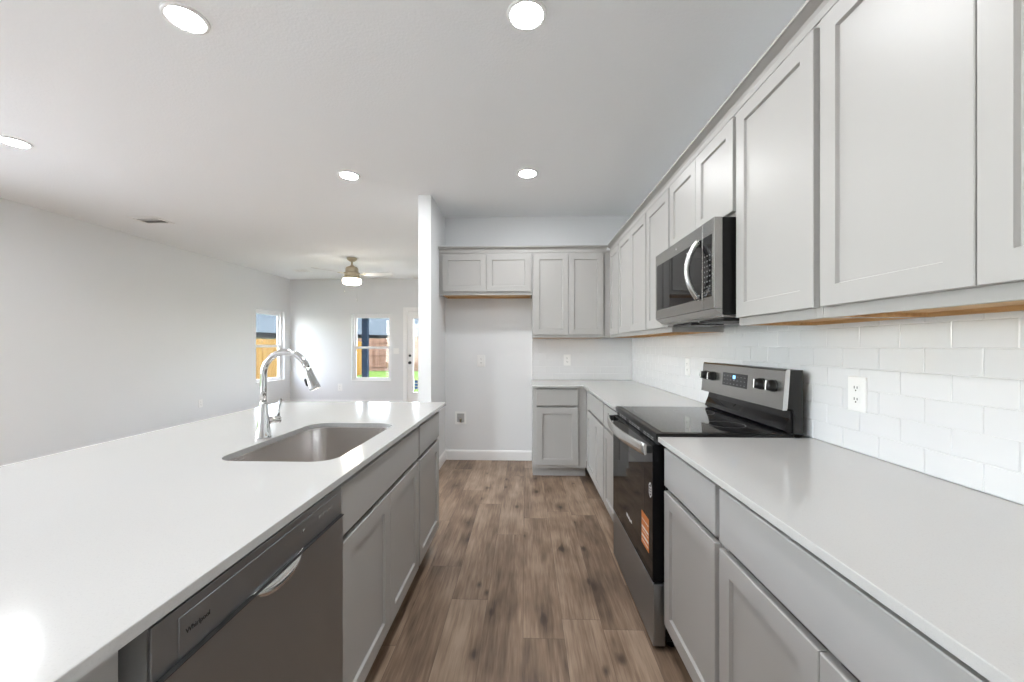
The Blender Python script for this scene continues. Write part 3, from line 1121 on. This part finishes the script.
bm = text_bm('Whirlpool', 0.024, axes((rx - 0.001, 2.07, 0.400), (0, -1, 0), (0, 0, 1), (-1, 0, 0)))
t_ = obj('lettering', bm, M['mark'], rg, world=True)
t_.parent = od
bm = BM()
zc, yc = 0.672, 1.722
hexa = [(yc + 0.022 * math.cos(R(60 * k + 30)), zc + 0.034 * math.sin(R(60 * k + 30))) for k in range(6)]
hexb = [(yc + 0.018 * math.cos(R(60 * k + 30)), zc + 0.028 * math.sin(R(60 * k + 30))) for k in range(6)]
for k in range(6):
    q = (k + 1) % 6
    vs = [bm.verts.new((rx - 0.0011, *p)) for p in (hexa[k], hexa[q], hexb[q], hexb[k])]
    bm.faces.new(vs)
for z in (0.660, 0.671, 0.682):
    box(bm, rx - 0.0013, rx - 0.0008, yc - 0.010, yc + 0.010, z - 0.002, z + 0.002)
t_ = obj('badge', bm, M['mark'], rg, world=True)
t_.parent = od
# storage drawer
bm = BM()
box(bm, rx + 0.002, 0.5910, ry0 + 0.003, ry1 - 0.003, 0.022, 0.285, 0.004, 2)
dr_ = obj('storage_drawer', bm, M['dwsteel'], rg, world=True)
# backguard: tapered console, recessed curved black section below
bm = BM()
prism(bm, [(1.075, 1.026), (1.087, 1.182), (1.093, 1.189), (1.153, 1.189), (1.153, 0.9215), (1.1215, 0.9215), (1.1215, 1.000), (1.113, 1.026)], 'y', ry0, ry1)
bgd = obj('backguard', bm, M['charcoal'], rg, world=True)
bm = BM()
prism(bm, [(1.071, 1.022), (1.0835, 1.184), (1.0900, 1.191), (1.103, 1.191), (1.103, 1.1895), (1.0925, 1.1895), (1.0868, 1.182), (1.0745, 1.0255), (1.086, 1.0245), (1.086, 1.022)], 'y', ry0 + 0.001, ry1 - 0.001)
fc = obj('console_face', bm, M['steel_h'], rg, world=True)
fc.parent = bgd
fc['label'] = 'stainless steel console face'
for y0_, y1_ in ((ry0 - 0.0012, ry0 + 0.0008), (ry1 - 0.0008, ry1 + 0.0012)):
    bm = BM()
    prism(bm, [(1.070, 1.021), (1.0832, 1.185), (1.0895, 1.192), (1.102, 1.192), (1.0905, 1.030), (1.087, 1.021)], 'y', y0_, y1_)
    sd = obj('end_cap', bm, M['silver'], rg, world=True)
    sd.parent = bgd
bm = BM()
prism(bm, [(1.1212, 0.922), (1.098, 0.924), (1.086, 0.935), (1.092, 0.955), (1.104, 0.985), (1.110, 1.012), (1.1125, 1.0255), (1.1212, 1.0255)], 'y', ry0 + 0.012, ry1 - 0.012)
rc = obj('curved_riser', bm, M['bglass'], rg, world=True)
rc.parent = bgd
# console axes: u along -y, v up the slope, n out
sl = Vector((1.0835 - 1.071, 0, 1.184 - 1.022)).normalized()
nn = Vector((-sl.z, 0, sl.x))
def cons(y, v, out=0.0):
    return Vector((1.071, y, 1.022)) + sl * v + nn * out
CA = lambda y, v, out=0.0: axes(cons(y, v, out), (0, -1, 0), tuple(sl), tuple(nn))
bm = BM()
box(bm, -0.118, 0.118, -0.034, 0.034, -0.0005, 0.0012)
bm.transform(CA(2.085, 0.092))
dp = obj('display', bm, M['display'], rg, world=True)
dp.parent = bgd
bm = BM()
for k in range(2):
    box(bm, -0.014 + k * 0.014, -0.004 + k * 0.014, 0.006, 0.024, 0.0012, 0.0016)
bm.transform(CA(2.085, 0.092))
q_ = obj('lit_digits', bm, M['digits'], rg, world=True)
q_.parent = bgd
bm = BM()
for i in range(7):
    for j in range(3):
        u_ = -0.1 + i * 0.033
        if -0.03 < u_ < 0.03 and j == 2:
            continue
        box(bm, u_ - 0.005, u_ + 0.005, -0.024 + j * 0.02, -0.021 + j * 0.02, 0.0012, 0.0015)
bm.transform(CA(2.085, 0.092))
q_ = obj('button_marks', bm, M['greymark'], rg, world=True)
q_.parent = bgd
for y in (2.405, 2.315, 1.855, 1.765):
    bm = BM()
    lathe(bm, [(0, 0.030), (0.0195, 0.030), (0.0215, 0.027), (0.0235, 0.010), (0.0265, 0.008), (0.0265, 0.0005), (0, 0.0005)], (0, 0, 0), 28)
    bm.transform(CA(y, 0.095))
    kn = obj('knob', bm, M['knob'], rg, world=True)
    bm = BM()
    box(bm, -0.0035, 0.0035, -0.021, 0.021, 0.0302, 0.034, 0.001)
    bm.transform(CA(y, 0.095))
    gp_ = obj('grip', bm, M['silver'], rg, world=True)
    gp_.parent = kn
# orange label stuck on the oven door
bm = BM()
box(bm, rx - 0.0011, rx - 0.0004, 1.742, 1.850, 0.390, 0.535)
for z0, z1 in ((0.500, 0.504), (0.463, 0.472), (0.450, 0.453), (0.424, 0.434), (0.405, 0.409)):
    box(bm, rx - 0.0016, rx - 0.0011, 1.748, 1.844, z0, z1, mi=1)
tag(obj('energy_label', bm, [M['orange'], M['paper']]), 'orange paper label with white bands stuck on the oven door', 'label')

# ------------------------------------------------------------------ microwave
my0, my1, mx, mz0, mz1 = 1.672, 2.412, 0.780, 1.417, 1.827
mw = thing('microwave', 'stainless over-the-range microwave hung under the wall cabinets', 'microwave', (1.0, (my0 + my1) / 2, mz0))
bm = BM()
box(bm, 0.818, 1.184, my0 + 0.002, my1 - 0.002, mz0 + 0.004, mz1 - 0.001, 0.002)
obj('body', bm, M['black'], mw, world=True)
bm = BM()
ys = 1.782
box(bm, mx + 0.002, 0.8175, ys + 0.0012, my1, mz0 + 0.03, mz1, 0.003, 2)
dr_ = obj('door', bm, M['steel_h'], mw, world=True)
bm = BM()
box(bm, mx + 0.002, 0.8175, my0, ys - 0.0012, mz0 + 0.03, mz1, 0.003, 2)
cp = obj('control_panel', bm, M['steel_h'], mw, world=True)
bm = BM()
box(bm, mx + 0.0006, mx + 0.0024, ys + 0.006, my1 - 0.028, mz0 + 0.082, mz1 - 0.066, 0.0006)
q_ = obj('door_window', bm, M['bglass'], mw, world=True)
q_.parent = dr_
bm = BM()
box(bm, mx + 0.0006, mx + 0.0024, my0 + 0.022, ys - 0.006, mz0 + 0.082, mz1 - 0.066, 0.0006)
q_ = obj('keypad_glass', bm, M['bglass'], mw, world=True)
q_.parent = cp
bm = BM()
for i in range(3):
    for j in range(8):
        y = my0 + 0.036 + i * 0.024
        z = mz0 + 0.105 + j * 0.022
        box(bm, mx + 0.0002, mx + 0.0007, y - 0.005, y + 0.005, z - 0.003, z + 0.003)
k_ = obj('button_marks', bm, mat('faint_marking', (0.10, 0.10, 0.10), 0.5), mw, world=True)
k_.parent = cp
bm = BM()
pts = []
for k in range(25):
    t = k / 24
    pts.append((mx - 0.004 - 0.050 * (1 - (2 * t - 1) ** 2), ys + 0.028, mz0 + 0.082 + (mz1 - mz0 - 0.150) * t))
tube(bm, pts, 0.0125, 14)
for z in (pts[0][2] + 0.006, pts[-1][2] - 0.006):
    box(bm, mx - 0.006, mx + 0.0005, ys + 0.018, ys + 0.038, z - 0.012, z + 0.012, 0.002)
h_ = obj('handle', bm, M['silver'], mw, world=True)
h_['label'] = 'bright curved handle'
h_.parent = dr_
bm = BM()
lathe(bm, [(0, 0.0008), (0.004, 0.0008), (0.004, 0), (0, 0)], (mx + 0.0019, 2.085, mz1 - 0.036), 14, Matrix.Rotation(R(-90), 4, 'Y'))
q_ = obj('badge', bm, M['mark'], mw, world=True)
q_.parent = dr_
# sloping chin and underside
bm = BM()
prism(bm, [(mx + 0.004, mz0 + 0.0285), (0.8175, mz0 + 0.0285), (0.8175, mz0 + 0.002), (mx + 0.03, mz0 + 0.010)], 'y', my0 + 0.003, my1 - 0.003)
obj('lower_grille', bm, M['steel_h'], mw, world=True)
bm = BM()
box(bm, 0.822, 1.17, my0 + 0.01, my1 - 0.01, mz0 - 0.006, mz0 + 0.0035, 0.002)
obj('underside_tray', bm, M['steel'], mw, world=True)
for y0_, y1_ in ((my0 + 0.06, my0 + 0.30), (my1 - 0.34, my1 - 0.10)):
    bm = BM()
    box(bm, 0.85, 1.02, y0_, y1_, mz0 - 0.020, mz0 - 0.0065, 0.002)
    obj('grease_filter', bm, M['charcoal'], mw, world=True)

# ------------------------------------------------------------------ outlets and switches
def outlet(label, p, nrm, kind='outlet', w=0.078, h=0.124, group=None):
    """p on the wall face, nrm toward the room ('x+','x-','y-')"""
    rz = {'y-': 0, 'x-': R(-90), 'x+': R(90)}[nrm]
    t = thing('wall_outlet' if kind == 'outlet' else 'light_switch', label, 'outlet' if kind == 'outlet' else 'switch', p, rz, group)
    bm = BM()
    loops_mesh(bm, [rect(-w / 2, w / 2, -h / 2, h / 2, 0, 0.0), rect(-w / 2, w / 2, -h / 2, h / 2, 0, -0.003), rect(-w / 2, w / 2, -h / 2, h / 2, 0.003, -0.0055)])
    obj('cover_plate', bm, M['plate'], t)
    if kind == 'outlet':
        for dz in (0.0205, -0.0205):
            bm = BM()
            A = rrect(-0.017, 0.017, -0.0145, 0.0145, 0.011, 5)
            prism(bm, [(x, z + dz) for x, z in A], 'y', -0.0072, -0.0054)
            so = obj('socket', bm, M['plate'], t)
            bm = BM()
            box(bm, -0.0075, -0.005, -0.0078, -0.0071, dz - 0.001, dz + 0.008)
            box(bm, 0.005, 0.0075, -0.0078, -0.0071, dz - 0.001, dz + 0.007)
            lathe(bm, [(0, 0), (0.0026, 0), (0.0026, 0.0007), (0, 0.0007)], (0, -0.0071, dz - 0.0075), 10, Matrix.Rotation(R(90), 4, 'X'))
            sl_ = obj('slots', bm, M['slot'], t)
            sl_.parent = so
    else:
        n = 2 if w > 0.1 else 1
        for k in range(n):
            cx = (k - (n - 1) / 2) * 0.046
            bm = BM()
            loops_mesh(bm, [rect(cx - 0.0165, cx + 0.0165, -0.033, 0.033, 0, -0.005), rect(cx - 0.0165, cx + 0.0165, -0.033, 0.033, 0, -0.007), rect(cx - 0.0165, cx + 0.0165, -0.033, 0.033, 0.003, -0.009)])
            obj('rocker', bm, M['plate'], t)
    return t
tf = XW - 0.0072
outlet('white duplex outlet on the tiled right wall, on the viewer side of the range', (tf, 1.459, 1.118), 'x-')
outlet('white outlet on the tiled right wall behind the range', (tf, 2.94, 1.136), 'x-')
outlet('white outlet on the tiled back wall above the back counter', (0.468, DK - 0.0072, 1.131), 'y-')
outlet('white outlet at mid height in the empty refrigerator alcove', (-0.499, DK - 0.0005, 1.119), 'y-', h=0.13, w=0.09)
outlet('white outlet low on the far living room wall under the window', (-4.041, FW - 0.0005, 0.385), 'y-', w=0.095, h=0.15)
outlet('white outlet low on the long left living room wall', (LW + 0.0005, 6.12, 0.376), 'x+')
outlet('white double switch plate between the far window and the patio door', (-2.80, FW - 0.0005, 1.178), 'y-', 'switch', w=0.118)

# water supply box for the refrigerator
wb = thing('water_supply_box', 'white recessed water supply box low in the refrigerator alcove', 'supply box', (-0.731, DK - 0.0005, 0.475))
bm = wall_bm('y', -0.010, 0.0, -0.062, 0.062, -0.071, 0.071, [(-0.042, 0.042, -0.050, 0.050)])
obj('flange', bm, M['plate'], wb)
bm = BM()
box(bm, -0.0415, 0.0415, -0.0012, -0.0002, -0.0495, 0.0495)
obj('recess', bm, mat('recess_grey', (0.45, 0.45, 0.45), 0.6), wb)
bm = BM()
lathe(bm, [(0, 0), (0.008, 0), (0.008, 0.03), (0.011, 0.032), (0.011, 0.042), (0, 0.042)], (0, -0.0125, -0.048), 14)
obj('valve', bm, M['nickel'], wb)

# ------------------------------------------------------------------ ceiling lights
def ceiling_light(label, x, y, first=[None]):
    if first[0] is None:
        t = thing('ceiling_light', label, 'ceiling light', (x, y, CEIL - 0.0005), 0, 'round recessed ceiling lights')
        bm = BM()
        lathe(bm, [(0.068, -0.006), (0.070, -0.0085), (0.078, -0.010), (0.086, -0.007), (0.0885, 0.0), (0.060, 0.0), (0.060, -0.004), (0.068, -0.006)], (0, 0, 0), 48)
        obj('trim_ring', bm, M['plate'], t)
        bm = BM()
        lathe(bm, [(0.0675, -0.0055), (0.064, -0.0095), (0.040, -0.0115), (0, -0.0125)], (0, 0, 0), 40)
        obj('diffuser', bm, M['led'], t)
        first[0] = t
    else:
        t = copy_tree(first[0])
        t.location = (x, y, CEIL - 0.0005)
        t['label'] = label
    return t
ceiling_light('round ceiling light over the aisle nearest the viewer, top centre', 0.006, 1.740)
ceiling_light('round ceiling light over the near end of the island, top left', -1.505, 1.711)
ceiling_light('round ceiling light cut by the left edge, over the living room', -3.64, 2.708)
ceiling_light('round ceiling light above the far end of the island', -1.500, 3.330)
ceiling_light('round ceiling light over the aisle close to the kitchen back wall', 0.020, 3.342)
ceiling_light('unseen round ceiling light added over the aisle behind the viewer', 0.006, 0.14)  # unseen lamp added to raise the room's brightness
ceiling_light('unseen round ceiling light added over the island end behind the viewer', -1.505, 0.12)  # also an added lamp, out of view, for extra light
ceiling_light('unseen round ceiling light added over the living room behind the viewer', -3.733, 0.4)  # third added lamp, lights the room from behind the camera

# ------------------------------------------------------------------ ceiling vents
def vent(label, x, y, lx, ly, n):
    t = thing('ceiling_vent', label, 'vent', (x, y, CEIL - 0.0005), 0, 'ceiling air vents')
    bm = BM()
    f_ = 0.035
    for x0, x1, y0, y1 in ((-lx / 2, lx / 2, -ly / 2, -ly / 2 + f_), (-lx / 2, lx / 2, ly / 2 - f_, ly / 2), (-lx / 2, -lx / 2 + f_, -ly / 2 + f_, ly / 2 - f_), (lx / 2 - f_, lx / 2, -ly / 2 + f_, ly / 2 - f_)):
        box(bm, x0, x1, y0, y1, -0.007, 0, 0.002)
    obj('frame', bm, M['plate'], t)
    bm = BM()
    box(bm, -lx / 2 + f_, lx / 2 - f_, -ly / 2 + f_, ly / 2 - f_, -0.0008, 0)
    obj('duct_opening', bm, M['slot'], t)
    for k in range(n):
        y_ = -ly / 2 + f_ + (ly - 2 * f_) * (k + 0.5) / n
        bm = BM()
        s_ = 1 if k < n / 2 else -1
        prism(bm, [(y_ - s_ * 0.005, -0.001), (y_ + s_ * 0.005, -0.008), (y_ + s_ * 0.0062, -0.007), (y_ - s_ * 0.0038, 0.0 - 0.0009)], 'x', -lx / 2 + f_, lx / 2 - f_)
        obj('slat', bm, M['plate'], t)
    return t
vent('white louvred air vent on the ceiling near the long left wall', -4.325, 4.45, 0.33, 0.26, 4)
vent('small white air vent on the living room ceiling beyond the fan', -4.315, 7.53, 0.30, 0.20, 3)

# ------------------------------------------------------------------ ceiling fan
FX, FY = -2.869, 6.48
fn = thing('ceiling_fan', 'three blade ceiling fan with a lit lamp in the living room', 'ceiling fan', (FX, FY, CEIL - 0.0005))
Z = lambda h: h - CEIL
bm = BM()
lathe(bm, [(0, 0), (0.080, 0), (0.082, -0.012), (0.070, -0.035), (0.040, -0.058), (0.020, -0.064), (0, -0.064)], (0, 0, 0), 32)
obj('canopy', bm, M['nickel'], fn)
bm = BM()
lathe(bm, [(0, -0.060), (0.014, -0.060), (0.014, -0.135), (0, -0.135)], (0, 0, 0), 16)
obj('downrod', bm, M['nickel'], fn)
bm = BM()
lathe(bm, [(0, -0.125), (0.030, -0.125), (0.045, -0.140), (0.085, -0.155), (0.100, -0.175), (0.102, -0.225), (0.098, -0.240), (0.126, -0.246), (0.128, -0.262), (0.118, -0.275), (0.118, -0.300), (0.130, -0.310), (0.130, -0.330), (0.138, -0.335), (0.138, -0.350), (0, -0.350)], (0, 0, 0), 40)
obj('motor_housing', bm, M['nickel'], fn)
bm = BM()
lathe(bm, [(0.140, -0.351), (0.146, -0.365), (0.146, -0.400), (0.138, -0.420), (0.110, -0.436), (0.06, -0.444), (0, -0.446)], (0, 0, 0), 36)
obj('lamp_bowl', bm, M['fanled'], fn)
for a in (4, 115, 235):
    T = Matrix.Rotation(R(a), 4, 'Z') @ Matrix.Translation((0, 0, -0.272))
    bm = BM()
    box(bm, 0.10, 0.215, -0.020, 0.020, -0.003, 0.004, 0.001)
    box(bm, 0.205, 0.235, -0.040, 0.040, 0.001, 0.004, 0.001)
    bm.transform(T)
    ir = obj('blade_iron', bm, M['nickel'], fn)
    bm = BM()
    out = [(0.19, -0.052), (0.30, -0.060), (0.60, -0.066), (0.645, -0.058), (0.662, -0.03), (0.664, 0.0), (0.662, 0.03), (0.645, 0.058), (0.60, 0.066), (0.30, 0.060), (0.19, 0.052)]
    prism(bm, out, 'z', 0.0045, 0.0105)
    bm.transform(T @ Matrix.Rotation(R(-12), 4, 'X'))
    obj('blade', bm, M['blade'], fn)
for (dx_, dy_), ln in (((0.085, -0.06), 0.30), ((-0.05, -0.09), 0.17)):
    bm = BM()
    tube(bm, [(dx_ * 1.42, dy_ * 1.42, -0.345), (dx_ * 1.42, dy_ * 1.42, -0.40 - ln)], 0.0012, 6)
    lathe(bm, [(0, -0.40 - ln - 0.026), (0.005, -0.40 - ln - 0.022), (0.006, -0.40 - ln - 0.006), (0.002, -0.40 - ln), (0, -0.40 - ln)], (dx_ * 1.42, dy_ * 1.42, 0), 10)
    obj('pull_chain', bm, M['silver'], fn)

# ------------------------------------------------------------------ outdoors
GZ = -0.30
bm = BM()
box(bm, -60, 30, FW + 0.16, 70, GZ - 0.1, GZ)
box(bm, -60, LW - 0.16, -20, FW + 0.16, GZ - 0.1, GZ)
o = obj('lawn', bm, M['grass'])
o['kind'] = 'structure'
bm = BM()
box(bm, -14, LW - 0.16, -8, 5.0, -0.26, -0.16)  # unseen concrete slab, added to bounce daylight up to the ceiling
o = obj('added_bounce_slab', bm, M['concrete'])
o['kind'] = 'structure'
bm = BM()
box(bm, -5.6, -0.9, FW + 0.16, 10.4, GZ + 0.001, -0.06)
o = obj('patio_slab', bm, M['concrete'])
o['kind'] = 'structure'
bm = BM()
box(bm, -5.6, -0.9, FW + 0.16, 10.5, 2.75, 2.90)
box(bm, -5.6, -0.9, 9.95, 10.12, 2.50, 2.7495)
o = obj('patio_roof', bm, M['trim'])
o['kind'] = 'structure'
pp = thing('patio_post', 'dark slate blue patio post outside the far window', 'post', (-4.095, 10.03, -0.059))
bm = BM()
box(bm, -4.163, -4.027, 9.963, 10.099, -0.058, 2.499, 0.004)
obj('shaft', bm, M['post'], pp, world=True)
bm = BM()
box(bm, -4.183, -4.007, 9.943, 10.119, -0.0585, 0.05, 0.004)
obj('post_base', bm, M['post'], pp, world=True)

def fence(label, p0, p1, h, m, inward, spacing=2.4):
    a, b = Vector((*p0, GZ)), Vector((*p1, GZ))
    d = (b - a)
    L = d.length
    ang = math.atan2(d.y, d.x)
    t = thing('wooden_fence', label, 'fence', a, ang)
    bm = BM()
    w_ = 0.14
    n = int(L / w_)
    for k in range(n):
        x = k * w_
        hh = h + random.uniform(-0.012, 0.012)
        oy = random.uniform(-0.003, 0.003)
        pts = [(x + 0.003, 0.02), (x + w_ - 0.003, 0.02), (x + w_ - 0.003, hh - 0.03), (x + w_ - 0.03, hh), (x + 0.03, hh), (x + 0.003, hh - 0.03)]
        prism(bm, pts, 'y', oy - 0.009, oy + 0.009)
    obj('pickets', bm, m, t)
    for z in (0.3, h / 2, h - 0.25):
        bm = BM()
        box(bm, 0, L, -inward * 0.013 - 0.0, -inward * 0.013 - inward * 0.038, z - 0.045, z + 0.045) if inward < 0 else box(bm, 0, L, -0.051, -0.013, z - 0.045, z + 0.045)
        obj('rail', bm, m, t)
    for k in range(int(L / spacing) + 1):
        bm = BM()
        x = min(k * spacing, L - 0.1)
        y0_, y1_ = (-0.142, -0.052) if inward > 0 else (0.052, 0.142)
        box(bm, x, x + 0.09, y0_, y1_, 0.0, h - 0.03)
        obj('post', bm, m, t)
    return t
fence('yellow new cedar fence seen through the left window', (-9.0, 6.0), (-9.0, 22.0), 1.83, M['fence_y'], -1)
fence('pinkish brown cedar fence across the lawn behind the patio post', (-12.7, 24.6), (4.0, 24.6), 2.06, M['fence_p'], 1)

def house(label, p, rz, ln, z_eave, depth, pitch):
    t = thing('neighbour_house', label, 'house', (*p, GZ), rz)
    ze = z_eave - GZ
    bm = BM()
    box(bm, 0.5, ln - 0.5, 0.5, depth - 0.5, 0.0, ze)
    obj('house_walls', bm, M['siding'], t)
    bm = BM()
    rise = depth / 2 * pitch
    prism(bm, [(-0.1, ze + 0.02), (depth / 2, ze + 0.02 + rise), (depth + 0.1, ze + 0.02), (depth + 0.1, ze + 0.14), (depth / 2, ze + 0.16 + rise), (-0.1, ze + 0.14)], 'x', 0, ln)
    obj('shingle_roof', bm, M['roof'], t)
    bm = BM()
    box(bm, 0, ln, -0.14, -0.101, ze - 0.10, ze + 0.15)
    obj('fascia', bm, M['fascia'], t)
    bm = BM()
    box(bm, 0.3, ln - 0.3, -0.1005, 0.5, ze - 0.02, ze - 0.001)
    obj('soffit', bm, M['trim'], t)
    bm = BM()
    lathe(bm, [(0, 0), (0.12, 0), (0.12, 0.9), (0, 0.9)], (ln * 0.55, 2.2, ze + 0.02 + 2.2 * pitch), 12)
    obj('vent_pipe', bm, M['post'], t)
    return t
house('grey roofed neighbour house behind the fence outside the far window', (-13.8, 28.4), math.atan2(3, 1.6), 24.0, 2.02, 11.0, 0.6)
house('grey roofed neighbour house beyond the yellow fence outside the left window', (-13.0, 8.0), R(90), 17.6, 1.80, 10.0, 0.55)
